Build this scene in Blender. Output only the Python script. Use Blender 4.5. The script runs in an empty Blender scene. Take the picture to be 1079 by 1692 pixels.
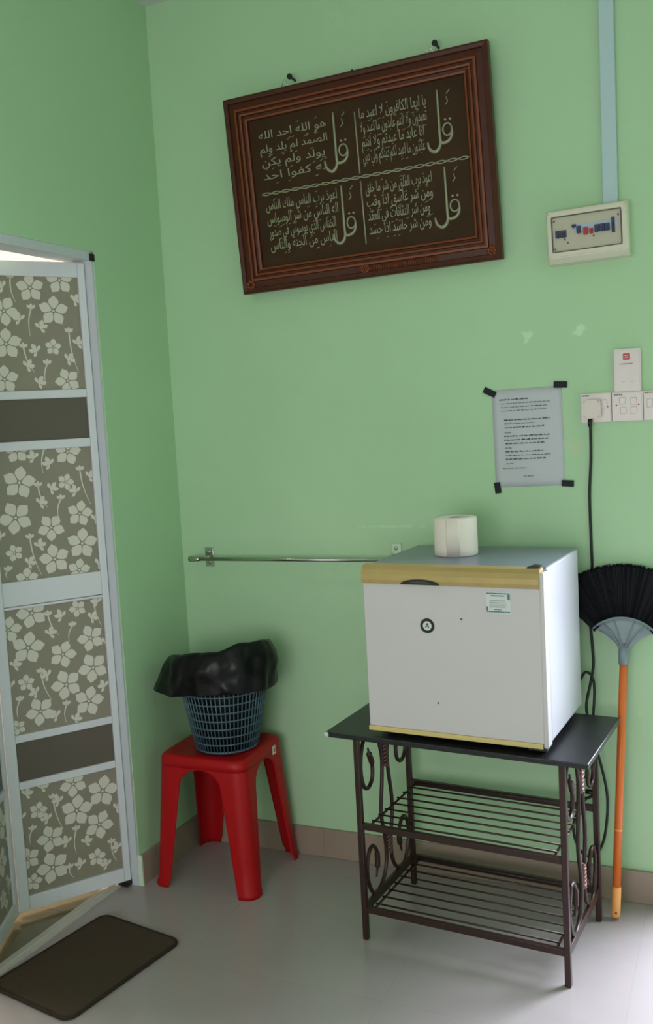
import bpy, bmesh, math, random
from mathutils import Vector, Matrix
S = bpy.context.scene
COL = S.collection
random.seed(7)
PI = math.pi

# ------------------------------------------------------------------ camera
cam_d = bpy.data.cameras.new('camera')
cam = bpy.data.objects.new('camera', cam_d)
COL.objects.link(cam)
yaw, pitch, roll = 0.4137897842833643, 0.09954985483919439, -0.05385406431552312
fw = Vector((-math.sin(yaw)*math.cos(pitch), math.cos(yaw)*math.cos(pitch), -math.sin(pitch)))
rt = Vector((math.cos(yaw), math.sin(yaw), 0))
up = rt.cross(fw)
r2 = math.cos(roll)*rt + math.sin(roll)*up
u2 = -math.sin(roll)*rt + math.cos(roll)*up
M = Matrix((r2, u2, -fw)).transposed().to_4x4()
M.translation = Vector((1.8479948, -2.9065320, 1.5259877))
cam.matrix_world = M
cam_d.sensor_fit = 'AUTO'
cam_d.sensor_width = 36.0
cam_d.lens = 1577.65/1692*36.0
cam_d.clip_start = 0.05
S.camera = cam

# ------------------------------------------------------------------ light
S.view_settings.view_transform = 'Standard'
S.view_settings.look = 'None'
S.view_settings.gamma = 1.0
S.view_settings.use_curve_mapping = False
S.view_settings.exposure = 0.0
S.cycles.use_denoising = True
S.cycles.max_bounces = 10
S.cycles.diffuse_bounces = 6
world = bpy.data.worlds.new('world'); S.world = world
world.use_nodes = True
bg = world.node_tree.nodes['Background']
bg.inputs[0].default_value = (0.80, 0.90, 1.0, 1)
bg.inputs[1].default_value = 1.0

def area(name, loc, rot, sx, sy, power, color):
    l = bpy.data.lights.new(name, 'AREA'); l.shape = 'RECTANGLE'
    l.size = sx; l.size_y = sy; l.energy = power; l.color = color
    o = bpy.data.objects.new(name, l); COL.objects.link(o)
    o.location = loc; o.rotation_euler = rot
    return o
DOORX0, DOORX1 = 1.74, 2.62
# daylight through the open doorway in the back wall, to the right of the view
area('doorway_daylight', (2.40, 0.80, 1.45), (math.radians(-62), 0, 0), 1.7, 2.2, 325, (0.80, 0.85, 1.0))
# fill light in an unseen window opening added behind the camera
area('window_fill', (1.3, -4.37, 1.2), (PI/2, 0, 0), 1.8, 1.3, 41, (1.0, 0.89, 0.965))
# lamp in the bathroom
area('bathroom_lamp', (-0.85, -0.9, 2.70), (0, 0, 0), 0.5, 0.5, 40, (1.0, 0.93, 0.88))

# ------------------------------------------------------------------ materials
def lin(c):
    c = c/255.0
    return c/12.92 if c <= 0.04045 else ((c+0.055)/1.055)**2.4
def rgb(r, g, b): return (lin(r), lin(g), lin(b), 1)
def mat(name, col, rough=0.5, metal=0.0, noise=0.0, scale=30.0, bump=0.0, spec=0.5, coat=0.0, trans=0.0):
    m = bpy.data.materials.new(name); m.use_nodes = True
    nt = m.node_tree; b = nt.nodes['Principled BSDF']
    b.inputs['Base Color'].default_value = col
    b.inputs['Roughness'].default_value = rough
    b.inputs['Metallic'].default_value = metal
    b.inputs['Specular IOR Level'].default_value = spec
    b.inputs['Coat Weight'].default_value = coat
    b.inputs['Transmission Weight'].default_value = trans
    if noise or bump:
        tc = nt.nodes.new('ShaderNodeTexCoord')
        n = nt.nodes.new('ShaderNodeTexNoise')
        n.inputs['Scale'].default_value = scale; n.inputs['Detail'].default_value = 5
        nt.links.new(tc.outputs['Object'], n.inputs['Vector'])
        if noise:
            mx = nt.nodes.new('ShaderNodeMix'); mx.data_type = 'RGBA'
            mx.inputs[6].default_value = tuple(max(0, c*(1-noise)) for c in col[:3])+(1,)
            mx.inputs[7].default_value = tuple(min(1, c*(1+noise)) for c in col[:3])+(1,)
            nt.links.new(n.outputs['Fac'], mx.inputs[0])
            nt.links.new(mx.outputs[2], b.inputs['Base Color'])
        if bump:
            bp = nt.nodes.new('ShaderNodeBump'); bp.inputs['Strength'].default_value = bump
            bp.inputs['Distance'].default_value = 0.002
            nt.links.new(n.outputs['Fac'], bp.inputs['Height'])
            nt.links.new(bp.outputs['Normal'], b.inputs['Normal'])
    return m

def wall_mat(name, col, stains=()):
    m = mat(name, col, rough=0.62, noise=0.0, spec=0.35)
    nt = m.node_tree; b = nt.nodes['Principled BSDF']
    tc = nt.nodes.new('ShaderNodeTexCoord')
    n = nt.nodes.new('ShaderNodeTexNoise'); n.inputs['Scale'].default_value = 2.2; n.inputs['Detail'].default_value = 6
    nt.links.new(tc.outputs['Object'], n.inputs['Vector'])
    mx = nt.nodes.new('ShaderNodeMix'); mx.data_type = 'RGBA'
    mx.inputs[6].default_value = tuple(c*0.95 for c in col[:3])+(1,)
    mx.inputs[7].default_value = tuple(min(1, c*1.05) for c in col[:3])+(1,)
    nt.links.new(n.outputs['Fac'], mx.inputs[0])
    out = mx.outputs[2]
    n2 = nt.nodes.new('ShaderNodeTexNoise'); n2.inputs['Scale'].default_value = 38; n2.inputs['Detail'].default_value = 4
    nt.links.new(tc.outputs['Object'], n2.inputs['Vector'])
    for (x, z, rx, rz, c, thr) in stains:   # scuffs and patched spots on the paint
        mp = nt.nodes.new('ShaderNodeMapping')
        mp.inputs['Location'].default_value = (-x/rx, 0, -z/rz)
        mp.inputs['Scale'].default_value = (1/rx, 0, 1/rz)
        nt.links.new(tc.outputs['Object'], mp.inputs['Vector'])
        ln = nt.nodes.new('ShaderNodeVectorMath'); ln.operation = 'LENGTH'
        nt.links.new(mp.outputs['Vector'], ln.inputs[0])
        ad = nt.nodes.new('ShaderNodeMath'); ad.operation = 'SUBTRACT'
        nt.links.new(n2.outputs['Fac'], ad.inputs[0])
        k = nt.nodes.new('ShaderNodeMath'); k.operation = 'MULTIPLY'; k.inputs[1].default_value = 0.35
        nt.links.new(ln.outputs['Value'], k.inputs[0]); nt.links.new(k.outputs[0], ad.inputs[1])
        mr = nt.nodes.new('ShaderNodeMapRange')
        mr.inputs['From Min'].default_value = thr; mr.inputs['From Max'].default_value = thr+0.12
        mr.inputs['To Max'].default_value = 0.6
        nt.links.new(ad.outputs[0], mr.inputs['Value'])
        m2 = nt.nodes.new('ShaderNodeMix'); m2.data_type = 'RGBA'
        nt.links.new(mr.outputs['Result'], m2.inputs[0])
        nt.links.new(out, m2.inputs[6]); m2.inputs[7].default_value = c
        out = m2.outputs[2]
    nt.links.new(out, b.inputs['Base Color'])
    bp = nt.nodes.new('ShaderNodeBump'); bp.inputs['Strength'].default_value = 0.12; bp.inputs['Distance'].default_value = 0.004
    nt.links.new(n2.outputs['Fac'], bp.inputs['Height']); nt.links.new(bp.outputs['Normal'], b.inputs['Normal'])
    return m

def tile_mat(name, col, grout, size, rough, ox=0.0, oy=0.0, axis='XY', var=0.05):
    m = mat(name, col, rough=rough, spec=0.5)
    nt = m.node_tree; b = nt.nodes['Principled BSDF']
    tc = nt.nodes.new('ShaderNodeTexCoord')
    mp = nt.nodes.new('ShaderNodeMapping'); mp.inputs['Location'].default_value = (ox, oy, 0)
    src = tc.outputs['Object']
    if axis != 'XY':
        sp = nt.nodes.new('ShaderNodeSeparateXYZ'); cb = nt.nodes.new('ShaderNodeCombineXYZ')
        nt.links.new(src, sp.inputs[0])
        nt.links.new(sp.outputs[axis[0]], cb.inputs[0]); nt.links.new(sp.outputs[axis[1]], cb.inputs[1])
        src = cb.outputs[0]
    nt.links.new(src, mp.inputs['Vector'])
    br = nt.nodes.new('ShaderNodeTexBrick'); br.offset = 0.0
    br.inputs['Scale'].default_value = 1.0
    br.inputs['Brick Width'].default_value = size; br.inputs['Row Height'].default_value = size
    br.inputs['Mortar Size'].default_value = 0.0015; br.inputs['Mortar Smooth'].default_value = 0.1
    br.inputs['Color1'].default_value = col; br.inputs['Color2'].default_value = tuple(c*0.97 for c in col[:3])+(1,)
    br.inputs['Mortar'].default_value = grout
    nt.links.new(mp.outputs['Vector'], br.inputs['Vector'])
    n = nt.nodes.new('ShaderNodeTexNoise'); n.inputs['Scale'].default_value = 5; n.inputs['Detail'].default_value = 7
    n.inputs['Distortion'].default_value = 0.8
    nt.links.new(tc.outputs['Object'], n.inputs['Vector'])
    hs = nt.nodes.new('ShaderNodeMapRange'); hs.inputs['To Min'].default_value = 1-var; hs.inputs['To Max'].default_value = 1+var
    nt.links.new(n.outputs['Fac'], hs.inputs['Value'])
    ml = nt.nodes.new('ShaderNodeVectorMath'); ml.operation = 'SCALE'
    nt.links.new(br.outputs['Color'], ml.inputs[0]); nt.links.new(hs.outputs['Result'], ml.inputs['Scale'])
    nt.links.new(ml.outputs[0], b.inputs['Base Color'])
    return m

GREEN = (0.42, 0.62, 0.39, 1)
M_wall = wall_mat('green wall paint', GREEN, stains=[
    (1.262, 1.735, 0.030, 0.030, rgb(205, 232, 208), 0.30), (1.415, 1.735, 0.035, 0.030, rgb(205, 232, 208), 0.30),
    (1.385, 1.40, 0.028, 0.034, rgb(196, 200, 170), 0.22), (1.62, 1.41, 0.035, 0.020, rgb(196, 205, 180), 0.32),
    (0.80, 1.16, 0.16, 0.006, rgb(185, 222, 185), 0.22), (1.02, 1.155, 0.09, 0.005, rgb(185, 222, 185), 0.22),
    (1.56, 0.60, 0.014, 0.05, rgb(180, 215, 175), 0.36)])
M_wall_side = wall_mat('green wall paint side', GREEN)
M_white_wall = mat('white paint', rgb(205, 205, 202), 0.7)
M_cream = mat('bathroom wall tile', rgb(238, 222, 205), 0.35)
M_floor = tile_mat('polished floor tile', rgb(167, 157, 157), rgb(160, 150, 150), 0.60, 0.18, ox=0.23, oy=0.12, var=0.06)
M_bathfloor = tile_mat('bathroom floor tile', rgb(120, 112, 88), rgb(95, 88, 75), 0.30, 0.10, var=0.1)
M_skirt = tile_mat('skirting tile', rgb(152, 134, 120), rgb(138, 122, 108), 0.30, 0.22, ox=0.10, axis='XZ', oy=0.02, var=0.05)
M_skirt_l = tile_mat('skirting tile side', rgb(158, 140, 126), rgb(138, 122, 108), 0.30, 0.22, axis='YZ', oy=0.02, var=0.05)
M_skirt_end = mat('painted tile end', rgb(208, 222, 200), 0.6, noise=0.1, scale=80)
M_pvc = mat('white door aluminium', rgb(214, 214, 222), 0.35)
M_alu = mat('grey door frame aluminium', rgb(200, 204, 210), 0.35)
M_panel = mat('taupe floral panel', rgb(140, 133, 118), 0.45)
M_petal = mat('pale printed petals', rgb(212, 206, 196), 0.5)
M_brownp = mat('dark brown door panel', rgb(92, 82, 74), 0.4)
M_black = mat('black plastic', rgb(18, 18, 20), 0.4)
M_rubber = mat('black rubber cable', rgb(14, 15, 16), 0.5)
M_stone = mat('threshold aluminium', rgb(196, 190, 182), 0.45)
M_frame = mat('carved dark brown wood', rgb(72, 32, 18), 0.42, noise=0.35, scale=22, bump=0.2, spec=0.3)
M_frame2 = mat('copper brown moulding', rgb(120, 58, 28), 0.4, noise=0.3, scale=40, spec=0.35)
M_board = mat('dark olive board', rgb(58, 38, 20), 0.65, noise=0.4, scale=9, spec=0.2)
M_script = mat('pewter lettering', rgb(150, 150, 124), 0.45, metal=0.25)
M_steel = mat('stainless steel', rgb(190, 190, 184), 0.22, metal=1.0)
M_cream_pl = mat('cream plastic', rgb(210, 202, 186), 0.4)
M_cream_in = mat('cream inner plate', rgb(186, 178, 160), 0.4)
M_navy = mat('dark blue breaker', rgb(44, 52, 88), 0.4)
M_red = mat('red breaker toggle', rgb(176, 50, 52), 0.4)
M_grey_line = mat('grey seam', rgb(96, 90, 80), 0.6)
M_trunk = mat('pale grey trunking', rgb(178, 200, 206), 0.45)
M_paper = mat('white paper', rgb(193, 193, 201), 0.8)
M_ink = mat('printed ink', rgb(92, 100, 104), 0.8)
M_inkb = mat('bold printed ink', rgb(62, 70, 74), 0.8)
M_tape = mat('black tape', rgb(12, 20, 26), 0.55, spec=0.25)
M_switch = mat('white switch plastic', rgb(210, 197, 194), 0.3)
M_switch2 = mat('pinkish white plug plastic', rgb(212, 196, 190), 0.4)
M_logo = mat('red logo', rgb(190, 34, 44), 0.4)
M_fridge = mat('white fridge door', rgb(198, 191, 194), 0.34, noise=0.02, scale=4)
M_fridge_side = mat('white fridge enamel', rgb(196, 193, 202), 0.32)
M_gold = mat('gold trim', rgb(178, 152, 98), 0.38, metal=0.15, noise=0.12, scale=14)
M_gold2 = mat('yellowed plastic trim', rgb(206, 184, 122), 0.4)
M_ftop = mat('grey fridge top', rgb(118, 124, 138), 0.30)
M_gasket = mat('door gasket', rgb(70, 72, 74), 0.6)
M_teal = mat('teal sticker print', rgb(74, 116, 124), 0.5)
M_stick = mat('pale sticker', rgb(204, 206, 206), 0.5)
M_tissue = mat('tissue paper', rgb(226, 216, 206), 0.9, bump=0.3, scale=90)
M_top = mat('black table laminate', rgb(27, 26, 30), 0.34, noise=0.15, scale=12)
M_top_edge = mat('chipped pale table edge', rgb(196, 200, 196), 0.6)
M_iron = mat('brown painted iron', rgb(56, 35, 33), 0.34, metal=0.25)
M_iron2 = mat('copper tinted iron', rgb(120, 84, 80), 0.35, metal=0.5, bump=0.4, scale=300)
M_stool = mat('red plastic', rgb(170, 8, 16), 0.45, spec=0.3)
M_basket = mat('blue grey plastic mesh', rgb(72, 98, 112), 0.4)
M_bag = mat('black plastic bag', rgb(8, 8, 9), 0.36, bump=0.9, scale=26, spec=0.28)
M_mat_p = mat('brown mat pile', rgb(66, 52, 38), 0.95, noise=0.25, scale=160, bump=0.8)
M_mat_b = mat('dark mat binding', rgb(40, 26, 16), 0.85, bump=0.3, scale=200)
M_orange = mat('orange broom handle', rgb(222, 112, 44), 0.35)
M_orange2 = mat('pale orange end cap', rgb(240, 162, 92), 0.4)
M_greypl = mat('grey broom plastic', rgb(122, 136, 140), 0.4)
M_bristle = mat('black bristles', rgb(13, 14, 20), 0.7, spec=0.2)

# ------------------------------------------------------------------ mesh helpers
def box(b, x0, x1, y0, y1, z0, z1, bev=0.0, seg=2, mi=0):
    vs = [b.verts.new((x, y, z)) for z in (z0, z1) for y in (y0, y1) for x in (x0, x1)]
    fs = [b.faces.new([vs[i] for i in f]) for f in ((0,2,3,1),(4,5,7,6),(0,1,5,4),(2,6,7,3),(0,4,6,2),(1,3,7,5))]
    for f in fs: f.material_index = mi
    if bev:
        es = list({e for f in fs for e in f.edges})
        r = bmesh.ops.bevel(b, geom=es, offset=bev, segments=seg, profile=0.5, affect='EDGES')
        for f in r['faces']: f.material_index = mi; f.smooth = True
    return vs
def hexa(b, p):      # eight corners: bottom 4 (ccw), top 4
    vs = [b.verts.new(q) for q in p]
    for f in ((3,2,1,0),(4,5,6,7),(0,1,5,4),(1,2,6,5),(2,3,7,6),(3,0,4,7)): b.faces.new([vs[i] for i in f])
def smooth_path(pts, n=6, closed=False):
    P = [Vector(p) for p in pts]; out = []
    m = len(P)
    for i in range(m if closed else m-1):
        p1, p2 = P[i], P[(i+1) % m]
        p0 = P[i-1] if (i > 0 or closed) else p1*2-p2
        p3 = P[(i+2) % m] if (i+2 < m or closed) else p2*2-p1
        for k in range(n):
            t = k/n
            out.append(0.5*((2*p1)+(p2-p0)*t+(2*p0-5*p1+4*p2-p3)*t*t+(3*p1-p0-3*p2+p3)*t**3))
    if not closed: out.append(P[-1])
    return out
def tube(b, pts, r, n=8, radii=None, closed=False, square=False, ref=None):
    P = [Vector(p) for p in pts]; m = len(P); rings = []
    t0 = (P[1]-P[0]).normalized()
    a = Vector(ref) if ref else (Vector((0,0,1)) if abs(t0.z) < 0.9 else Vector((1,0,0)))
    nrm = (a - t0*a.dot(t0)).normalized()
    for i in range(m):
        if closed: t = (P[(i+1) % m]-P[i-1]).normalized()
        else: t = (P[min(i+1, m-1)]-P[max(i-1, 0)]).normalized()
        nrm = (nrm - t*nrm.dot(t)); nrm = nrm.normalized() if nrm.length > 1e-9 else t.orthogonal().normalized()
        bn = t.cross(nrm); rr = radii[i] if radii else r
        off = PI/n if square else 0
        rings.append([b.verts.new(P[i] + (nrm*math.cos(off+2*PI*k/n)+bn*math.sin(off+2*PI*k/n))*rr) for k in range(n)])
    for i in range(m if closed else m-1):
        A, B = rings[i], rings[(i+1) % m]
        for k in range(n):
            f = b.faces.new((A[k], A[(k+1) % n], B[(k+1) % n], B[k])); f.smooth = not square
    if not closed:
        b.faces.new(rings[0][::-1]); b.faces.new(rings[-1])
def lathe(b, prof, n=32, c=(0,0,0), cap0=True, cap1=True, rot=None):
    c = Vector(c); rings = []
    for r, z in prof:
        ring = []
        for k in range(n):
            v = Vector((r*math.cos(2*PI*k/n), r*math.sin(2*PI*k/n), z))
            if rot: v = rot @ v
            ring.append(b.verts.new(c+v))
        rings.append(ring)
    for A, B in zip(rings, rings[1:]):
        for k in range(n):
            f = b.faces.new((A[k], A[(k+1) % n], B[(k+1) % n], B[k])); f.smooth = True
    if cap0: b.faces.new(rings[0][::-1])
    if cap1: b.faces.new(rings[-1])
def prism(b, poly, o, ux, uy, depth, mi=0, smooth=False):   # polygon in the plane (o; ux, uy), extruded along ux x uy
    o, ux, uy = Vector(o), Vector(ux), Vector(uy); nz = ux.cross(uy).normalized()*depth
    A = [b.verts.new(o+ux*p[0]+uy*p[1]) for p in poly]; B = [b.verts.new(v.co+nz) for v in A]
    fs = [b.faces.new(A[::-1]), b.faces.new(B)]; m = len(A)
    for i in range(m): 
        f = b.faces.new((A[i], A[(i+1) % m], B[(i+1) % m], B[i])); f.smooth = smooth; fs.append(f)
    for f in fs: f.material_index = mi
def rrect(x0, x1, y0, y1, r, n=6):
    out = []
    for cx, cy, a in ((x1-r, y0+r, -PI/2), (x1-r, y1-r, 0), (x0+r, y1-r, PI/2), (x0+r, y0+r, PI)):
        out += [(cx+r*math.cos(a+PI/2*k/n), cy+r*math.sin(a+PI/2*k/n)) for k in range(n+1)]
    return out
def obj(name, b, m, parent=None, fix=True):
    if fix: bmesh.ops.recalc_face_normals(b, faces=b.faces[:])
    me = bpy.data.meshes.new(name); b.to_mesh(me); b.free()
    for x in (m if isinstance(m, (list, tuple)) else [m]): me.materials.append(x)
    o = bpy.data.objects.new(name, me); COL.objects.link(o)
    if parent: o.parent = parent
    return o
def tag(o, label=None, cat=None, group=None, kind=None):
    if label: o['label'] = label
    if cat: o['category'] = cat
    if group: o['group'] = group
    if kind: o['kind'] = kind
    return o
def thing(name, label, cat, loc=(0,0,0), rot=(0,0,0), group=None, kind=None):
    o = bpy.data.objects.new(name, None); COL.objects.link(o)
    o.location = loc; o.rotation_euler = rot; o.empty_display_size = 0.05
    return tag(o, label, cat, group, kind)
def B(): return bmesh.new()
def struct(name, b, m, label=None): return tag(obj(name, b, m), label, None, None, 'structure')
def text_into(b, s, x, y, size, fit=None, sx=1.0, sy=1.0, thick=0.0015, align='LEFT', y0=0.0, plane='XZ', shift=0.0):
    c = bpy.data.curves.new('lettering', 'FONT'); c.body = s; c.size = size; c.align_x = 'LEFT'; c.resolution_u = 2
    o = bpy.data.objects.new('lettering', c); COL.objects.link(o)
    bpy.context.view_layer.update()
    me = bpy.data.meshes.new_from_object(o.evaluated_get(bpy.context.evaluated_depsgraph_get()))
    xs = [v.co.x for v in me.vertices]
    if xs:
        x_0, x_1 = min(xs), max(xs); w = x_1-x_0
        k = (fit/w) if fit else sx
        off = {'LEFT': 0, 'CENTER': -w*k/2, 'RIGHT': -w*k}[align]
        t = bmesh.new(); t.from_mesh(me)
        r = bmesh.ops.extrude_face_region(t, geom=t.faces[:])
        for v in r['geom']:
            if isinstance(v, bmesh.types.BMVert): v.co.z += thick
        for v in t.verts:
            px, py, pz = x+off+(v.co.x-x_0)*k, y+v.co.y*sy, v.co.z
            v.co = (px, y0-pz, py)
        m2 = bpy.data.meshes.new('tmp'); t.to_mesh(m2); t.free(); b.from_mesh(m2); bpy.data.meshes.remove(m2)
    bpy.data.objects.remove(o); bpy.data.curves.remove(c); bpy.data.meshes.remove(me)

# ------------------------------------------------------------------ the room
E_T = 0.03118                                  # the side wall stands a touch off square
def L(s, d, z): return Vector((-E_T*s + d, -s - E_T*d, z))   # s along the side wall from the corner, d into the room
ZC = 2.944
RX, FY = 3.3, -4.4
OS0, OS1, OZ = 0.378, 1.150, 2.078              # bathroom door opening
b = B(); box(b, -0.11, RX+0.12, FY-0.12, 0.12, -0.12, 0.0); floor = struct('floor', b, M_floor)
b = B(); box(b, -0.40, RX+0.12, FY-0.12, 0.12, ZC, ZC+0.12); struct('ceiling', b, M_white_wall)
b = B()                                         # back wall with the open doorway off to the right
for x0, x1, z0, z1 in ((-0.12, DOORX0, 0, ZC), (DOORX1, RX+0.12, 0, ZC), (DOORX0, DOORX1, 2.10, ZC)): box(b, x0, x1, 0, 0.12, z0, z1)
struct('wall_back', b, M_wall)
b = B()
def lbox(b, s0, s1, d0, d1, z0, z1):
    hexa(b, [L(s0,d0,z0), L(s1,d0,z0), L(s1,d1,z0), L(s0,d1,z0), L(s0,d0,z1), L(s1,d0,z1), L(s1,d1,z1), L(s0,d1,z1)])
lbox(b, 0.0, OS0, -0.12, 0, 0, ZC); lbox(b, OS1, 4.5, -0.12, 0, 0, ZC); lbox(b, OS0, OS1, -0.12, 0, OZ, ZC)
struct('wall_left', b, M_wall_side)
b = B(); box(b, RX, RX+0.12, FY-0.12, 0.0, 0, ZC); struct('wall_right', b, M_wall_side)
b = B()  # front wall, unseen, with the opening added for the fill light
for x0, x1, z0, z1 in ((-0.12, 0.35, 0, ZC), (2.25, RX, 0, ZC), (0.35, 2.25, 0, 0.5), (0.35, 2.25, 1.95, ZC)): box(b, x0, x1, FY-0.12, FY, z0, z1)
struct('wall_front', b, M_wall_side)
# skirting tiles
b = B(); box(b, 0.0, DOORX0, -0.012, 0.0, 0, 0.102, bev=0.002); struct('baseboard_back', b, M_skirt)
b = B(); lbox(b, 0.0, OS0, 0.0, 0.012, 0, 0.102); lbox(b, OS1, 4.38, 0.0, 0.012, 0, 0.102); lb = struct('baseboard_left', b, M_skirt_l)
b = B(); lbox(b, OS0, OS0+0.006, -0.02, 0.013, 0, 0.105); obj('painted_tile_end', b, M_skirt_end, lb)
# the bathroom behind the folding door
b = B(); box(b, -1.75, -0.11, -2.2, 0.3, -0.10, -0.004); tag(obj('floor_bathroom', b, M_bathfloor), None, None, None, 'structure')
b = B(); box(b, -1.87, -1.75, -2.3, 0.4, -0.1, 2.9); struct('wall_bathroom_left', b, M_cream)
b = B(); box(b, -1.75, -0.14, 0.12, 0.24, -0.1, 2.9); struct('wall_bathroom_back', b, M_cream)
b = B(); box(b, -1.75, -0.20, -2.32, -2.2, -0.1, 2.9); struct('wall_bathroom_front', b, M_cream)
b = B(); box(b, -1.87, -0.20, -2.32, 0.24, 2.78, 2.88); struct('ceiling_bathroom', b, M_white_wall)

# ------------------------------------------------------------------ folding bathroom door
door = thing('door_1', 'white framed folding bathroom door with floral panels standing half open', 'door', kind='structure')
b = B()
lbox(b, OS0, OS0+0.009, -0.085, -0.003, 0, OZ); lbox(b, OS1-0.012, OS1, -0.085, -0.003, 0, OZ)
lbox(b, OS0, OS1, -0.085, -0.003, OZ-0.026, OZ)
obj('door_frame', b, M_alu, door)
b = B(); lbox(b, OS0, OS0+0.02, -0.002, 0.003, 2.048, 2.070); obj('pivot_bracket', b, M_black, door)
b = B(); lbox(b, OS0+0.01, OS1-0.01, -0.104, -0.060, -0.001, 0.006); lbox(b, OS0+0.01, OS1-0.01, -0.086, -0.078, 0.006, 0.010)
tag(obj('trim_1', b, M_stone), 'narrow pale metal threshold strip under the folding bathroom door', None, None, 'structure')

FLOW = {'f1': [[(0.15, 1.966, 0.04), (0.084, 1.897, 0.043), (0.234, 1.896, 0.042), (0.058, 1.992, 0.041), (0.235, 1.797, 0.044), (0.094, 1.786, 0.024), (0.057, 1.681, 0.037), (0.249, 1.69, 0.04)], [(0.152, 1.675), (0.184, 1.869), (0.133, 1.844), (0.141, 1.773), (0.056, 1.746), (0.183, 1.727), (0.021, 1.794), (0.022, 1.929), (0.228, 1.967)], [(0.152, 1.905, 0.161, 1.82), (0.041, 1.833, 0.02, 1.706), (0.185, 1.787, 0.157, 1.709), (0.116, 1.736, 0.126, 1.669), (0.207, 1.997, 0.197, 1.922)]], 'f2': [[(0.231, 1.472, 0.036), (0.076, 1.459, 0.04), (0.232, 1.374, 0.047), (0.252, 1.267, 0.048), (0.146, 1.226, 0.04), (0.143, 1.125, 0.045), (0.264, 1.159, 0.025), (0.089, 1.365, 0.025), (0.052, 1.261, 0.039), (0.052, 1.165, 0.046), (0.233, 1.074, 0.033), (0.069, 1.081, 0.034)], [(0.177, 1.446), (0.13, 1.423), (0.142, 1.346), (0.178, 1.304), (0.055, 1.33), (0.017, 1.375), (0.192, 1.17), (0.229, 1.121), (0.297, 1.21), (0.01, 1.091), (0.01, 1.236)], [(0.148, 1.472, 0.157, 1.397), (0.041, 1.4, 0.015, 1.289), (0.176, 1.36, 0.152, 1.29), (0.108, 1.314, 0.121, 1.253), (0.214, 1.201, 0.188, 1.082), (0.287, 1.109, 0.292, 1.082)]], 'f3': [[(0.228, 0.965, 0.045), (0.303, 0.923, 0.039), (0.248, 0.857, 0.048), (0.142, 0.818, 0.041), (0.084, 0.958, 0.026), (0.049, 0.856, 0.041), (0.049, 0.758, 0.046), (0.139, 0.719, 0.046), (0.071, 0.651, 0.046), (0.227, 0.649, 0.043), (0.263, 0.748, 0.025), (0.299, 0.612, 0.023)], [(0.132, 0.939), (0.182, 0.889), (0.047, 0.92), (0.014, 0.968), (0.19, 0.758), (0.23, 0.71), (0.299, 0.807), (0.305, 0.745), (0.172, 0.623), (0.125, 0.598), (0.012, 0.688), (0.007, 0.831)], [(0.179, 0.952, 0.149, 0.881), (0.104, 0.906, 0.119, 0.856), (0.216, 0.774, 0.188, 0.676), (0.03, 0.985, 0.011, 0.891), (0.286, 0.698, 0.297, 0.64), (0.143, 0.655, 0.149, 0.597)]], 'f4': [[(0.143, 0.391, 0.041), (0.05, 0.343, 0.049), (0.139, 0.3, 0.049), (0.07, 0.234, 0.045), (0.228, 0.231, 0.042), (0.229, 0.135, 0.049), (0.26, 0.332, 0.027), (0.086, 0.127, 0.028), (0.304, 0.185, 0.036), (0.294, 0.105, 0.027)], [(0.298, 0.393), (0.189, 0.344), (0.228, 0.296), (0.249, 0.402), (0.173, 0.203), (0.123, 0.186), (0.011, 0.138), (0.134, 0.116), (0.05, 0.091), (0.307, 0.32), (0.013, 0.273)], [(0.211, 0.362, 0.187, 0.25), (0.282, 0.277, 0.292, 0.23), (0.146, 0.239, 0.152, 0.159), (0.034, 0.164, 0.021, 0.096), (0.177, 0.119, 0.165, 0.081)]]}
PANELS = [('f1', 1.654, 2.000), ('f2', 1.070, 1.472), ('f3', 0.588, 0.984), ('f4', 0.066, 0.414)]
BROWNS = [(1.500, 1.628), (0.438, 0.564)]
UW0, UW1, UA, UB = 0.002, 0.312, -0.021, 0.345   # panel width and leaf width along the leaf
def clip_poly(poly, x0, x1, y0, y1):
    for ax, lim, sg in ((0, x0, 1), (0, x1, -1), (1, y0, 1), (1, y1, -1)):
        out = []
        for i in range(len(poly)):
            p, q = poly[i-1], poly[i]
            ip, iq = (p[ax]-lim)*sg >= 0, (q[ax]-lim)*sg >= 0
            if ip != iq:
                t = (lim-p[ax])/(q[ax]-p[ax]); out.append((p[0]+(q[0]-p[0])*t, p[1]+(q[1]-p[1])*t))
            if iq: out.append(q)
        poly = out
        if len(poly) < 3: return None
    return poly
def petal(cx, cz, R, a, inner=0.16, wid=0.36):
    pts = []
    for t, w in ((inner, 0.05), (0.32, 0.20), (0.52, 0.34), (0.68, 0.36), (0.82, 0.30), (0.93, 0.17)):
        pts.append((t, w*wid/0.36))
    pts = pts + [(1.08, 0.02)] + [(t, -w) for t, w in reversed(pts)]
    ca, sa = math.cos(a), math.sin(a)
    return [(cx+R*(t*ca-w*sa), cz+R*(t*sa+w*ca)) for t, w in pts]
def flat(b, poly, y, mi, ref):
    poly = clip_poly(poly, *ref)
    if poly:
        try:
            f = b.faces.new([b.verts.new((p[0], y, p[1])) for p in poly]); f.material_index = mi
        except ValueError: pass
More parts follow.
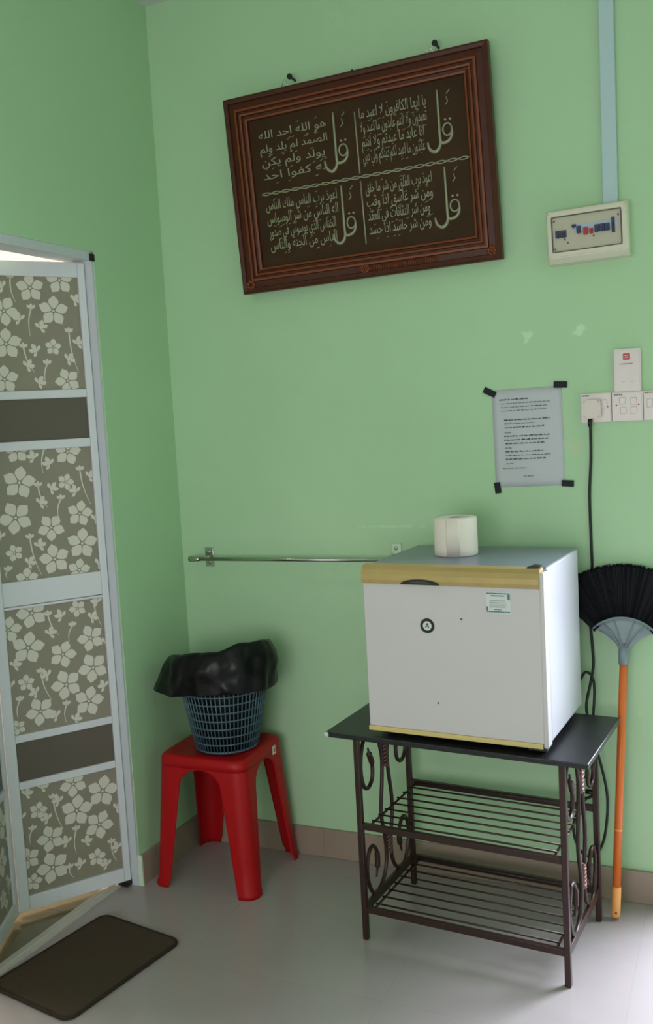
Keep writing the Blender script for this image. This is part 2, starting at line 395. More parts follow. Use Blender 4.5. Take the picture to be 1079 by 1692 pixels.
def floral(key, z0, z1, seed):
    rnd = random.Random(seed); b = B()
    box(b, UW0-0.006, UW1+0.006, -0.003, 0.003, z0-0.006, z1+0.006)
    fl, bu, st = FLOW[key]
    lim = (UW0, UW1, z0, z1)
    for y in (-0.0036, 0.0036):
        rn = random.Random(seed)
        for (u, z, R) in fl:
            R *= 1.02; a0 = PI/2 + rn.uniform(-0.6, 0.6)
            for k in range(5): flat(b, petal(u, z, R, a0+2*PI*k/5), y, 1, lim)
            flat(b, [(u+R*0.09*math.cos(2*PI*k/8), z+R*0.09*math.sin(2*PI*k/8)) for k in range(8)], y, 1, lim)
        for (u, z) in bu:
            a0 = rn.uniform(0.2, 1.2); sg = rn.choice((1, -1))
            for k, (R, a1) in enumerate(((0.026, 0.15), (0.024, 1.05), (0.018, 2.2), (0.020, -0.9))): flat(b, petal(u-0.004*sg, z, R, PI/2+sg*(a0*0.5+a1), 0.0, 0.27), y+(0.00004 if y > 0 else -0.00004)*(k+1), 1, lim)
        for (u0, z0_, u1, z1_) in st:
            dx, dz = u1-u0, z1_-z0_; ln = math.hypot(dx, dz); nx, nz = -dz/ln, dx/ln
            c = [(u0+dx*t+nx*0.006*math.sin(PI*t), z0_+dz*t+nz*0.006*math.sin(PI*t), 0.0026*(1-0.75*t)) for t in [i/8 for i in range(9)]]
            for p, q in zip(c, c[1:]): flat(b, [(p[0]-p[2]*nx, p[1]-p[2]*nz), (p[0]+p[2]*nx, p[1]+p[2]*nz), (q[0]+q[2]*nx, q[1]+q[2]*nz), (q[0]-q[2]*nx, q[1]-q[2]*nz)], y, 1, lim)
            for k in (-1, 0, 1): flat(b, petal(u0, z0_-0.004, 0.018, PI/2+k*0.75, 0.0, 0.26), y, 1, lim)
    return b
def make_leaf(name, loc, ang, label):
    lf = bpy.data.objects.new(name, None); COL.objects.link(lf); lf.parent = door
    lf.location = loc; lf.rotation_euler = (0, 0, ang); lf['label'] = label
    T = 0.013
    b = B()
    box(b, UA, UW0, -T, T, 0.020, 2.046, bev=0.003); box(b, UW1, UB, -T, T, 0.020, 2.046, bev=0.003)
    for z0, z1 in ((2.000, 2.046), (1.628, 1.654), (1.472, 1.500), (0.994, 1.070), (0.984, 0.992), (0.564, 0.588), (0.414, 0.438), (0.020, 0.066)):
        box(b, UW0, UW1, -T*0.92, T*0.92, z0, z1, bev=0.002)
    obj('leaf_frame', b, M_pvc, lf)
    for i, (k, z0, z1) in enumerate(PANELS): obj('floral_panel', floral(k, z0, z1, 11+i), [M_panel, M_petal], lf, fix=False)
    for z0, z1 in BROWNS:
        b = B(); box(b, UW0-0.005, UW1+0.005, -0.004, 0.004, z0-0.005, z1+0.005); obj('brown_panel', b, M_brownp, lf)
    return lf
make_leaf('door_leaf', (-0.0625, -0.402, 0), math.atan2(-0.285, -0.2055), 'hinged leaf beside the green wall corner')
make_leaf('door_leaf', (-0.268+0.012, -0.687-0.030, 0), math.atan2(-0.300, 0.140), 'second leaf seen almost edge on')
# small black pivot shoe under the hinge
b = B(); lbox(b, OS0+0.008, OS0+0.035, -0.075, -0.030, 0.004, 0.020); obj('pivot_shoe', b, M_black, door)

# ------------------------------------------------------------------ framed calligraphy
FORMS = {'ا': (0xFE8D, 0xFE8E), 'أ': (0xFE83, 0xFE84), 'ب': (0xFE8F,), 'ة': (0xFE93, 0xFE94), 'ت': (0xFE95,), 'ث': (0xFE99,), 'ج': (0xFE9D,),
         'ح': (0xFEA1,), 'خ': (0xFEA5,), 'د': (0xFEA9, 0xFEAA), 'ذ': (0xFEAB, 0xFEAC), 'ر': (0xFEAD, 0xFEAE), 'ز': (0xFEAF, 0xFEB0), 'س': (0xFEB1,),
         'ش': (0xFEB5,), 'ص': (0xFEB9,), 'غ': (0xFECD,), 'ع': (0xFEC9,), 'ف': (0xFED1,), 'ق': (0xFED5,), 'ك': (0xFED9,), 'ل': (0xFEDD,), 'م': (0xFEE1,),
         'ن': (0xFEE5,), 'ه': (0xFEE9,), 'و': (0xFEED, 0xFEEE), 'ي': (0xFEF1,)}
def shape(s):
    s = s.replace('لا', '\u0001'); out = []
    def two(c): return c == '\u0001' or (c in FORMS and len(FORMS[c]) == 2)
    for i, c in enumerate(s):
        if c == ' ': out.append(' '); continue
        prev = s[i-1] if i else ' '; nxt = s[i+1] if i+1 < len(s) else ' '
        jp = prev != ' ' and not two(prev); jn = nxt != ' ' and not two(c)
        if c == '\u0001': out.append(chr(0xFEFC if jp else 0xFEFB)); continue
        f = FORMS[c]
        if len(f) == 2: out.append(chr(f[1] if jp else f[0]))
        else: out.append(chr(f[0] + (3 if jp and jn else 1 if jp else 2 if jn else 0)))
    return ''.join(reversed(out))
PW, PH = 0.868, 0.614
pic = thing('framed_calligraphy', 'large carved brown wooden frame of pale calligraphy hung tilted on the green wall', 'picture',
            (0.7685, -0.020, 1.954), (math.radians(3.6), math.radians(-1.25), 0))
b = B()   # local: x right, z up, front is -y
x0, x1, z0, z1 = -PW/2, PW/2, 0.0, PH
def ring_frame(b, o, i, y0, y1, mi=0):   # o/i: insets of outer and inner edge
    q = lambda t, y: [Vector((x0+t, y, z0+t)), Vector((x1-t, y, z0+t)), Vector((x1-t, y, z1-t)), Vector((x0+t, y, z1-t))]
    A, C = [b.verts.new(p) for p in q(o, y0)], [b.verts.new(p) for p in q(i, y1)]
    for k in range(4):
        f = b.faces.new((A[k], A[(k+1) % 4], C[(k+1) % 4], C[k])); f.material_index = mi
prof = [(0.0, 0.0), (0.0, -0.026), (0.006, -0.030), (0.016, -0.028), (0.018, -0.022), (0.036, -0.024), (0.038, -0.030), (0.045, -0.031),
        (0.047, -0.025), (0.052, -0.025), (0.054, -0.029), (0.060, -0.028), (0.062, -0.021), (0.068, -0.020), (0.070, -0.024), (0.076, -0.022), (0.078, -0.012)]
for k, ((o, y), (i, y2)) in enumerate(zip(prof, prof[1:])): ring_frame(b, o, i, y, y2, 1 if k in (6, 10, 14) else 0)
obj('picture_frame', b, [M_frame, M_frame2], pic)
b = B()
for i in range(46): tube(b, [(-0.015+i*0.0055, -0.0255, 0.019), (-0.015+i*0.0055, -0.0255, 0.035)], 0.0019, 5)
obj('beading', b, M_frame2, pic)
for cx in (-PW/2+0.03, 0.0, PW/2-0.03):
    b = B()
    for k in range(7):
        a = 2*PI*k/7; lathe(b, [(0.0065, 0), (0.005, 0.004), (0.001, 0.006)], 8, (cx+0.011*math.cos(a), -0.023, 0.027+0.011*math.sin(a)), rot=Matrix.Rotation(PI/2, 3, 'X'))
    obj('carved_rosette', b, M_frame2, pic)
b = B(); box(b, x0+0.074, x1-0.074, -0.013, -0.006, z0+0.074, z1-0.074); obj('backing_board', b, M_board, pic)
YB = -0.0132
cz = 0.303; cx = 0.010
def qul(b, x, z, h):    # tall pale qaf-lam ligature
    t = 0.0052; y = YB-0.001
    rr = h*0.085
    ring = [(x+rr*math.cos(a), y, z+h*0.30+rr*1.25*math.sin(a)) for a in [2*PI*k/14 for k in range(14)]]
    tube(b, ring, t*0.55, 5, closed=True)
    P = [(x+rr, y, z+h*0.30), (x+rr*0.9, y, z+h*0.19), (x+rr*0.1, y, z+h*0.10), (x-rr*1.3, y, z+h*0.08), (x-rr*1.7, y, z+h*0.16), (x-rr*1.7, y, z+h*0.5), (x-rr*1.65, y, z+h*1.0)]
    p = smooth_path(P, 5); tube(b, p, t, 5, radii=[t*(0.65+0.35*math.sin(PI*i/(len(p)-1))) for i in range(len(p))])
    P = [(x-rr*1.6, y, z+h*0.22), (x-rr*1.9, y, z+h*0.03), (x-rr*3.0, y, z-h*0.05), (x-rr*4.2, y, z+h*0.02), (x-rr*4.5, y, z+h*0.14)]
    p = smooth_path(P, 5); tube(b, p, t, 5, radii=[t*(0.35+0.75*math.sin(PI*(0.1+0.8*i/(len(p)-1)))) for i in range(len(p))])
    for dx in (-0.3, 0.75):
        q = [(x+rr*dx-0.004, z+h*0.47), (x+rr*dx, z+h*0.447), (x+rr*dx+0.004, z+h*0.47), (x+rr*dx, z+h*0.493)]
        prism(b, q, (0, YB, 0), (1, 0, 0), (0, 0, 1), 0.003)
    tube(b, [(x-rr*0.1, y, z+h*0.72), (x+rr*0.5, y, z+h*0.77), (x+rr*0.2, y, z+h*0.86)], t*0.4, 4)
    tube(b, [(x+rr*0.3, y, z+h*0.90), (x+rr*1.1, y, z+h*0.97)], t*0.35, 4)
BLOCKS = [(0.012, 0.225, 0.030, ['يا ايها الكافرون لا اعبد ما', 'تعبدون ولا انتم عابدون ما اعبد ولا', 'انا عابد ما عبدتم ولا انتم', 'عابدون ما اعبد لكم دينكم ولي دين'], 0.285, 1),
          (-0.335, -0.100, 0.030, ['هو الله احد الله', 'الصمد لم يلد ولم', 'يولد ولم يكن', 'له كفوا احد'], -0.050, 1),
          (0.012, 0.225, -0.190, ['اعوذ برب الفلق من شر ما خلق', 'ومن شر غاسق اذا وقب', 'ومن شر النفاثات في العقد', 'ومن شر حاسد اذا حسد'], 0.290, 0),
          (-0.335, -0.085, -0.190, ['اعوذ برب الناس ملك الناس', 'اله الناس من شر الوسواس', 'الخناس الذي يوسوس في صدور', 'الناس من الجنة والناس'], -0.045, 0)]
for (xa, xb, zb, lines, qx, top) in BLOCKS:
    b = B()
    for i, s in enumerate(lines):
        w = xb-xa
        text_into(b, shape(s), cx+xb-(0.012 if i > 1 else 0), cz+zb+0.136-i*0.042+0.006, 0.050, fit=w*(1.0 if i < 2 else 0.94), sy=(0.86 if len(s) > 17 else 0.66), thick=0.0012, align='RIGHT', y0=YB)
    rnd = random.Random(int(xa*1000)+top)
    for i in range(34):      # small vowel marks above the lines
        mx_, mz_ = cx+rnd.uniform(xa, xb-0.01), cz+zb+0.136-rnd.randrange(4)*0.042+rnd.choice((-0.010, 0.036))
        tube(b, [(mx_, YB-0.0006, mz_), (mx_+0.008, YB-0.0006, mz_+0.003)], 0.0011, 4)
    qul(b, cx+qx, cz+zb+0.012, 0.165)
    obj('calligraphy_verse', b, M_script, pic)
b = B()
for s in (-1, 1):
    p = [(cx+(-0.345+0.69*i/80), YB-0.001, cz+0.004*s*math.sin(i*PI/4)+0.002) for i in range(81)]; tube(b, p, 0.0021, 5)
for zz0, zz1 in ((cz+0.012, cz+0.195), (cz-0.200, cz-0.010)): tube(b, [(cx-0.002, YB-0.001, zz0), (cx-0.002, YB-0.001, zz1)], 0.0026, 6)
obj('dividing_line', b, M_script, pic)
b = B(); tube(b, [(0.012, -0.012, PH-0.002), (0.012, -0.014, PH+0.007)], 0.004, 6); obj('top_stud', b, M_black, pic)
for (xa, zo) in ((-0.222, PH), (0.263, PH)):
    b = B(); tube(b, [(xa+0.016, -0.004, PH-0.001), (xa+0.001, 0.0, PH+0.034), (xa-0.012, -0.006, PH-0.001)] if xa < 0 else [(xa+0.006, -0.004, PH-0.001), (xa-0.007, 0.0, PH+0.026), (xa-0.026, -0.006, PH-0.001)], 0.0014, 5)
    obj('hanging_wire', b, M_steel, pic)
for (x, z, lab) in ((0.544, 2.602, 'small dark wall nail above the picture, nearer the room corner'), (1.022, 2.609, 'small dark wall nail above the picture, nearer the grey cable trunking')):
    b = B(); lathe(b, [(0.004, -0.006), (0.004, 0.040), (0.009, 0.041), (0.009, 0.046)], 10, (x, -0.0, z), rot=Matrix.Rotation(PI/2, 3, 'X'))
    tag(obj('wall_nail', b, M_black), lab, 'nail', 'nails above the picture')

# ------------------------------------------------------------------ cable trunking and distribution board
b = B(); box(b, 1.489, 1.531, -0.020, 0.001, 2.070, ZC, bev=0.003)
tag(obj('cable_trunking', b, M_trunk), 'pale grey vertical cable trunking running down to the fuse box', 'cable trunking')
db = thing('distribution_board', 'cream wall fuse box with a clear window over blue and red breakers', 'fuse box', (1.449, 0.0, 2.0035), (0, math.radians(-1.2), 0))
b = B()
w, h = 0.113, 0.0745
for (yy0, yy1, ex0, ex1) in ((0.0, -0.056, 0.0, -0.001), (-0.056, -0.076, -0.001, -0.007)):
    pass
A = [[(-w, 0.002, -h), (w, 0.002, -h), (w, 0.002, h), (-w, 0.002, h)], [(-w, -0.055, -h), (w, -0.055, -h), (w, -0.055, h), (-w, -0.055, h)],
     [(-w+0.006, -0.076, -h+0.014), (w-0.006, -0.076, -h+0.014), (w-0.006, -0.076, h-0.006), (-w+0.006, -0.076, h-0.006)],
     [(-w+0.017, -0.076, -h+0.028), (w-0.015, -0.076, -h+0.028), (w-0.015, -0.076, h-0.020), (-w+0.017, -0.076, h-0.020)],
     [(-w+0.018, -0.071, -h+0.029), (w-0.016, -0.071, -h+0.029), (w-0.016, -0.071, h-0.021), (-w+0.018, -0.071, h-0.021)]]
R_ = [[b.verts.new(p) for p in q] for q in A]
for P_, Q_ in zip(R_, R_[1:]):
    for k in range(4): b.faces.new((P_[k], P_[(k+1) % 4], Q_[(k+1) % 4], Q_[k]))
b.faces.new(R_[0]); 
bmesh.ops.bevel(b, geom=[e for e in b.edges if any(v in R_[1] or v in R_[2] for v in e.verts) and abs(e.verts[0].co.y-e.verts[1].co.y) < 0.03 or all(v in R_[1] for v in e.verts)], offset=0.003, segments=2, affect='EDGES')
obj('cover', b, M_cream_pl, db)
b = B(); box(b, -w+0.0185, w-0.0165, -0.0712, -0.066, -h+0.0295, h-0.0215); obj('inner_plate', b, M_cream_in, db)
b = B()
X0, X1, Z0, Z1 = -w+0.018, w-0.016, -h+0.029, h-0.021
for q in ((X0, X1, Z0, Z0+0.002), (X0, X1, Z1-0.002, Z1), (X0, X0+0.002, Z0, Z1), (X1-0.003, X1, Z0, Z1)): box(b, q[0], q[1], -0.0765, -0.0705, q[2], q[3])
obj('window_seal', b, M_grey_line, db)
b = B(); box(b, 0.0-0.035, X1-0.010, -0.0725, -0.070, 0.004, 0.026); obj('label_strip', b, mat('pale blue label', rgb(170, 180, 196), 0.5), db)
for (bx, bz, bw, bh, mm) in ((-0.078, 0.004, 0.012, 0.016, M_navy), (-0.062, 0.004, 0.012, 0.016, M_navy), (-0.033, 0.022, 0.010, 0.006, M_navy), (-0.020, 0.010, 0.010, 0.016, M_navy),
                             (-0.001, 0.004, 0.011, 0.016, M_red), (0.014, 0.002, 0.009, 0.011, M_red), (0.030, 0.007, 0.011, 0.016, M_navy), (0.044, 0.007, 0.011, 0.016, M_navy), (0.058, 0.007, 0.011, 0.016, M_navy), (0.074, 0.010, 0.007, 0.034, M_navy)):
    b = B(); box(b, bx-bw*0.6, bx+bw*0.6, -0.078, -0.070, bz-bh*0.62, bz+bh*0.62, bev=0.001)
    box(b, bx-bw/5, bx+bw/5, -0.0835, -0.0775, bz-bh/2-0.004, bz+bh/6, bev=0.001); obj('breaker', b, mm, db)
for q in ((-0.088, 0.041), (-0.088, -0.036), (0.088, 0.036), (-0.060, -0.012), (-0.052, -0.022), (0.020, -0.012)):
    b = B(); lathe(b, [(0.0026, 0), (0.0026, 0.003)], 8, (q[0], -0.0715, q[1]), rot=Matrix.Rotation(PI/2, 3, 'X')); obj('cover_screw', b, M_grey_line, db)

# ------------------------------------------------------------------ taped notice
nt_ = thing('paper_notice', 'white printed notice sheet taped to the green wall with four black strips', 'paper', (1.252, 0.0, 1.430), (0, -0.012, 0))
b = B()
N = 12
g = [[b.verts.new((-0.105+0.21*i/N, -0.0018-0.0022*math.sin(PI*i/N)*math.sin(PI*j/N)-0.0006*math.sin(5*j/N+i), -0.1485+0.297*j/N)) for j in range(N+1)] for i in range(N+1)]
for i in range(N):
    for j in range(N): b.faces.new((g[i][j], g[i+1][j], g[i+1][j+1], g[i][j+1])).smooth = True
pp = obj('paper_sheet', b, M_paper, nt_)
sm = pp.modifiers.new('thickness', 'SOLIDIFY'); sm.thickness = 0.0005; sm.offset = -1
LINES = [(-0.082, 0.010, 0.118, 1), (-0.078, 0.075, 0.106, 0), (-0.078, 0.064, 0.095, 0), (-0.078, 0.060, 0.084, 0), (-0.070, 0.067, 0.056, 1), (-0.070, 0.024, 0.0445, 0), (-0.070, 0.050, 0.033, 1),
         (-0.070, -0.048, 0.018, 0), (-0.072, 0.066, 0.007, 1), (-0.072, 0.060, -0.0045, 1), (-0.070, 0.052, -0.016, 1), (-0.070, -0.048, -0.029, 0),
         (-0.070, 0.048, -0.0405, 1), (-0.070, 0.068, -0.052, 0), (-0.070, 0.052, -0.0635, 1), (-0.070, -0.046, -0.077, 0), (-0.080, -0.008, -0.091, 0), (-0.018, 0.012, -0.117, 0)]
rnd = random.Random(3)
for (xa, xb, z, bold) in LINES:
    b = B(); x = xa
    while x < xb-0.002:
        wl = min(rnd.uniform(0.005, 0.015), xb-x); hh = 0.0014 if bold else 0.0010
        n_ = max(2, int(wl/0.0017))
        for k in range(n_):
            h2 = hh*rnd.choice((0.8, 0.8, 1.0, 1.5)); xx = x+wl*k/n_
            box(b, xx, xx+wl/n_*0.82, -0.0056, -0.0042, z-hh, z-hh+2*h2*0.9)
        x += wl+0.0026
    obj('text_line', b, M_inkb if bold else M_ink, nt_)
for (tx, tz, ang, ln) in ((-0.111, 0.144, 28, 0.040), (0.103, 0.152, 4, 0.040), (0.113, -0.143, 4, 0.036), (-0.100, -0.150, 84, 0.034)):
    b = B(); ca, sa = math.cos(math.radians(-ang)), math.sin(math.radians(-ang))
    hl, hw = ln/2, 0.0095
    prism(b, [(tx+u*ca-v*sa, tz+u*sa+v*ca) for u, v in ((-hl, -hw), (hl, -hw), (hl, hw), (-hl, hw))], (0, -0.0036, 0), (1, 0, 0), (0, 0, 1), 0.0008)
    obj('tape_strip', b, M_tape, nt_)

# ------------------------------------------------------------------ switches and sockets
def plate(name, label, cat, xc, zc, w, h, d=0.013, group=None):
    t = thing(name, label, cat, (xc, 0, zc), (0, 0, 0), group)
    b = B(); prism(b, rrect(-w/2, w/2, -h/2, h/2, 0.004, 3), (0, 0.001, 0), (1, 0, 0), (0, 0, 1), d, smooth=False)
    e = [x for x in b.edges if all(abs(v.co.y-(0.001-d)) < 1e-5 for v in x.verts)]
    bmesh.ops.bevel(b, geom=e, offset=0.003, segments=2, affect='EDGES')
    obj('face_plate', b, M_switch, t)
    return t
def rocker(t, x, z, w, h, y=-0.012):
    b = B(); box(b, x-w/2, x+w/2, y-0.0035, y+0.002, z-h/2, z+h/2, bev=0.0015); return obj('rocker_switch', b, M_switch, t)
def dot(t, x, z, r=0.0024):
    b = B(); lathe(b, [(r, 0), (r, 0.0012)], 10, (x, -0.0118, z), rot=Matrix.Rotation(PI/2, 3, 'X')); obj('red_indicator', b, M_logo, t)
def brand(t, x, z, w):
    b = B()
    k = 5
    for i in range(k): box(b, x+w*i/k, x+w*i/k+w/k*0.7, -0.0130, -0.0115, z-0.0018, z+0.0018)
    obj('plate_lettering', b, M_grey_line, t)
kc = plate('key_card_switch', 'tall white wall box with a red square emblem above the sockets', 'switch', 1.5465, 1.6125, 0.074, 0.122, 0.022)
b = B(); box(b, -0.011, 0.008, -0.0225, -0.020, 0.029, 0.047, bev=0.001); lg = obj('red_emblem', b, M_logo, kc)
b = B(); box(b, -0.006, -0.002, -0.0232, -0.022, 0.035, 0.042); box(b, -0.0005, 0.0035, -0.0232, -0.022, 0.035, 0.042); box(b, -0.006, 0.0035, -0.0232, -0.022, 0.0375, 0.0395)
obj('emblem_mark', b, M_switch, lg)
b = B()
for i in range(9): box(b, -0.020+i*0.0040, -0.020+i*0.0040+0.0028, -0.0226, -0.0205, 0.0165, 0.0190)
obj('plate_lettering', b, mat('faint grey print', rgb(150, 140, 138), 0.6), kc)
b = B()
for s in (-1, 1): box(b, s*0.012-0.004, s*0.012+0.004, -0.0226, -0.0205, -0.034, -0.0325)
obj('card_slot', b, mat('faint slot', rgb(188, 180, 174), 0.6), kc)
s1 = plate('power_socket', 'white wall socket holding the plug of the black power lead', 'socket', 1.4555, 1.509, 0.086, 0.084, 0.013, 'row of wall sockets')
rocker(s1, 0.022, 0.010, 0.020, 0.026); dot(s1, 0.033, 0.002); brand(s1, -0.040, 0.036, 0.022)
s2 = plate('power_socket', 'white wall plate with round-cornered switches and two red dots, under the emblem box', 'socket', 1.5435, 1.509, 0.086, 0.084, 0.013, 'row of wall sockets')
for (x, z) in ((-0.013, 0.016), (-0.011, -0.012), (0.018, 0.014), (0.018, -0.012)): rocker(s2, x, z, 0.017, 0.020)
dot(s2, -0.030, 0.004); dot(s2, 0.031, 0.004); brand(s2, -0.036, 0.034, 0.024)
s3 = plate('power_socket', 'white wall socket farthest from the paper notice, cut off by the photo edge', 'socket', 1.6315, 1.509, 0.086, 0.084, 0.013, 'row of wall sockets')
rocker(s3, -0.026, 0.006, 0.016, 0.024); brand(s3, -0.040, 0.036, 0.030)
b = B()
for (x, z, w_, h_) in ((0.010, 0.014, 0.006, 0.010), (0.002, -0.010, 0.010, 0.005), (0.020, -0.010, 0.010, 0.005)): box(b, x-w_/2, x+w_/2, -0.0125, -0.011, z-h_/2, z+h_/2)
obj('pin_hole', b, M_grey_line, s3)

# ------------------------------------------------------------------ towel rail
tr = thing('towel_rail', 'thin steel towel rail screwed to the green wall left of the fridge', 'towel rail', (0.45, -0.0, 1.053))
b = B(); tube(b, [(-0.352, -0.052, 0), (0.372, -0.052, 0.004)], 0.0066, 10); obj('rail', b, M_steel, tr)
for sx in (-1, 1):
    ex = -0.352 if sx < 0 else 0.372
    zz = 0 if sx < 0 else 0.004
    b = B(); p = [(ex-sx*0.002, -0.052, zz), (ex+sx*0.008, -0.052, zz), (ex+sx*0.030, -0.051, zz), (ex+sx*0.040, -0.05, zz)]
    tube(b, p, 0.006, 10, radii=[0.0080, 0.0088, 0.0105, 0.0100]); obj('end_cap', b, M_steel, tr)
for px, pz in ((-0.339, 0.000), (0.363, 0.018)):
    b = B(); box(b, px-0.017, px+0.017, -0.004, 0.001, pz-0.034, pz+0.034, bev=0.0015)
    tube(b, [(px, -0.003, 0.0), (px, -0.050, 0.002)], 0.0075, 10)
    br = obj('wall_bracket', b, M_steel, tr)
    for dz in (-0.018, 0.018):
        b = B(); lathe(b, [(0.0065, 0), (0.0065, 0.002), (0.003, 0.004)], 10, (px, -0.0035, pz+dz), rot=Matrix.Rotation(PI/2, 3, 'X')); obj('bracket_screw', b, M_steel, br)

# ------------------------------------------------------------------ iron side table
TA = -0.085
tb = thing('side_table', 'small black topped table with brown iron scroll legs and wire shelves under the fridge', 'table', (0.825, -0.452, 0), (0, 0, TA))
TW, TD, TZ = 0.592, 0.356, 0.607
b = B(); box(b, -0.088, 0.664, -0.024, 0.370, TZ, TZ+0.015, bev=0.002); tt = obj('tabletop', b, M_top, tb)
b = B(); lathe(b, [(0.004, 0), (0.0085, 0.002), (0.0085, 0.012), (0.004, 0.0145)], 10, (-0.0845, -0.0205, TZ+0.0002)); obj('chipped_corner', b, M_top_edge, tt)
for (x, y) in ((0, 0), (TW, 0), (TW, TD), (0, TD)):
    b = B(); box(b, x-0.0082, x+0.0082, y-0.0082, y+0.0082, 0.0, TZ, bev=0.002); obj('leg', b, M_iron, tb)
for zs, nm in ((0.345, 0), (0.093, 1)):
    sh = bpy.data.objects.new('shelf', None); COL.objects.link(sh); sh.parent = tb
    b = B(); 
    for y in (0.0, TD): box(b, 0.0, TW, y-0.007, y+0.007, zs-0.009, zs+0.009, bev=0.001)
    if nm == 1:
        for x in (0.0, TW): box(b, x-0.005, x+0.005, 0.0, TD, zs-0.013, zs+0.013, bev=0.001)
    obj('shelf_rail', b, M_iron, sh)
    for x in (0.030, TW-0.030):
        b = B(); tube(b, [(x, 0.0, zs+0.004), (x, TD, zs+0.004)], 0.0036, 6); obj('cross_rod', b, M_iron, sh)
    for k in range(8):
        y = 0.022+(TD-0.044)*k/7
        b = B(); tube(b, [(0.026, y, zs+0.010), (TW-0.026, y, zs+0.010)], 0.0030, 6); obj('shelf_wire', b, M_iron, sh)
A2 = [(0.052, 0.520), (0.066, 0.552), (0.074, 0.530), (0.090, 0.495), (0.086, 0.455), (0.058, 0.436), (0.028, 0.448), (0.013, 0.490), (0.018, 0.545), (0.045, 0.588), (0.090, 0.600), (0.130, 0.575), (0.150, 0.530), (0.160, 0.490), (0.154, 0.43), (0.140, 0.36),
      (0.138, 0.31), (0.152, 0.255), (0.160, 0.215), (0.157, 0.165), (0.135, 0.125), (0.095, 0.106), (0.055, 0.113), (0.028, 0.155), (0.022, 0.205), (0.040, 0.245), (0.068, 0.252), (0.092, 0.225), (0.094, 0.185), (0.082, 0.150), (0.072, 0.170)]
for x in (0.0, TW):
    sp = bpy.data.objects.new('side_scroll', None); COL.objects.link(sp); sp.parent = tb
    for mir in (0, 1):
        P2 = [(x, (TD-yy if mir else yy), z) for yy, z in [(0.0185+(y-0.013)*0.965, z) for y, z in A2]]
        p = smooth_path(P2[1:-1], 6); n_ = len(p)
        rad = [0.0062*(0.45+0.55*min(1, i/10, (n_-1-i)/10)) for i in range(n_)]
        for i in list(range(5, 12))+list(range(n_-12, n_-5)): rad[i] = 0.0088
        b = B(); tube(b, p, 0.0052, 8, radii=rad, ref=(1, 0, 0)); obj('scroll_rod', b, M_iron, sp)
    for zc_ in (0.495, 0.220):
        b = B()
        for s in range(2):
            hel = [(x+0.0065*math.cos(t+s*PI), TD/2+0.016*math.cos(t*0.5)*0+0.011*math.sin(t+s*PI), zc_-0.035+0.07*t/(6*PI)) for t in [6*PI*i/36 for i in range(37)]]
            tube(b, hel, 0.0052, 6)
        obj('twisted_collar', b, M_iron2, sp)

# ------------------------------------------------------------------ mini fridge
FR_A = -0.072
FZ, FH, FW, FD = 0.637, 0.470, 0.512, 0.395
fr = thing('mini_fridge', 'white mini fridge with gold trimmed door standing on the black table', 'fridge', (0.871, -0.462, FZ), (0, 0, FR_A))
b = B(); box(b, 0.006, FW-0.004, 0.052, FD, 0.004, FH-0.002, bev=0.005); cab = obj('cabinet', b, M_fridge_side, fr)
b = B(); box(b, 0.010, FW-0.008, 0.054, FD-0.002, FH-0.004, FH+0.0008, bev=0.0004); box(b, 0.009, FW-0.0055, FD-0.016, FD+0.0035, 0.020, FH+0.001, bev=0.001); obj('cabinet_top', b, M_ftop, fr)
b = B(); box(b, 0.012, FW-0.010, 0.040, 0.054, 0.012, FH-0.012); obj('door_gasket', b, M_gasket, fr)
dr = bpy.data.objects.new('fridge_door', None); COL.objects.link(dr); dr.parent = fr
b = B(); box(b, 0.002, FW-0.001, 0.0, 0.041, 0.014, FH-0.046, bev=0.003)
box(b, FW-0.013, FW, -0.0015, 0.040, 0.003, FH-0.006, bev=0.004)
obj('door_panel', b, M_fridge, dr)
b = B()   # curved gold cap along the top of the door
capp = [(0.041, FH-0.046), (-0.004, FH-0.046), (-0.006, FH-0.036), (-0.005, FH-0.022), (0.000, FH-0.008), (0.010, FH+0.001), (0.024, FH+0.004), (0.041, FH+0.003)]
prism(b, [(y, z) for y, z in capp], (0.0, 0, 0), (0, 1, 0), (0, 0, 1), FW-0.012)
obj('gold_top_trim', b, M_gold, dr)
b = B(); box(b, 0.0, FW-0.014, -0.003, 0.038, 0.001, 0.0145, bev=0.002); obj('gold_bottom_trim', b, M_gold2, dr)
b = B()   # arched dark grip recess in the trim
pts = [(0.175+0.056*math.cos(a), FH-0.046+0.015*math.sin(a)) for a in [PI*k/14 for k in range(15)]]
prism(b, pts, (0, -0.0055, 0), (1, 0, 0), (0, 0, 1), 0.0022); obj('grip_recess', b, M_black, dr)
b = B(); pts = [(0.175+0.030*math.cos(a), FH-0.042+0.006*math.sin(a)) for a in [PI*k/8 for k in range(9)]]
prism(b, pts, (0, -0.0074, 0), (1, 0, 0), (0, 0, 1), 0.0008); obj('grip_lip', b, mat('dark grey grip lip', rgb(60, 62, 66), 0.4), dr)
b = B(); prism(b, [(FW-0.085, FH-0.010), (FW-0.030, FH-0.002), (FW-0.012, FH+0.008), (FW-0.030, FH+0.012), (FW-0.050, FH+0.004)], (0, 0.040, 0), (1, 0, 0), (0, 0, 1), 0.020)
obj('dark_door_gap', b, M_black, fr)  # solid black wedge stands in for the shade in the door gap
b = B(); box(b, FW-0.055, FW-0.006, 0.002, 0.060, -0.006, 0.004, bev=0.001); lathe(b, [(0.006, -0.0145), (0.006, -0.002)], 10, (FW-0.020, 0.022, 0)); obj('bottom_hinge', b, M_black, fr)
for (x, y) in ((0.04, 0.07), (FW-0.04, 0.07), (FW-0.04, FD-0.04), (0.04, FD-0.04)):
    b = B(); lathe(b, [(0.012, -0.0152), (0.014, 0.006)], 12, (x, y, 0)); obj('foot', b, M_black, fr)
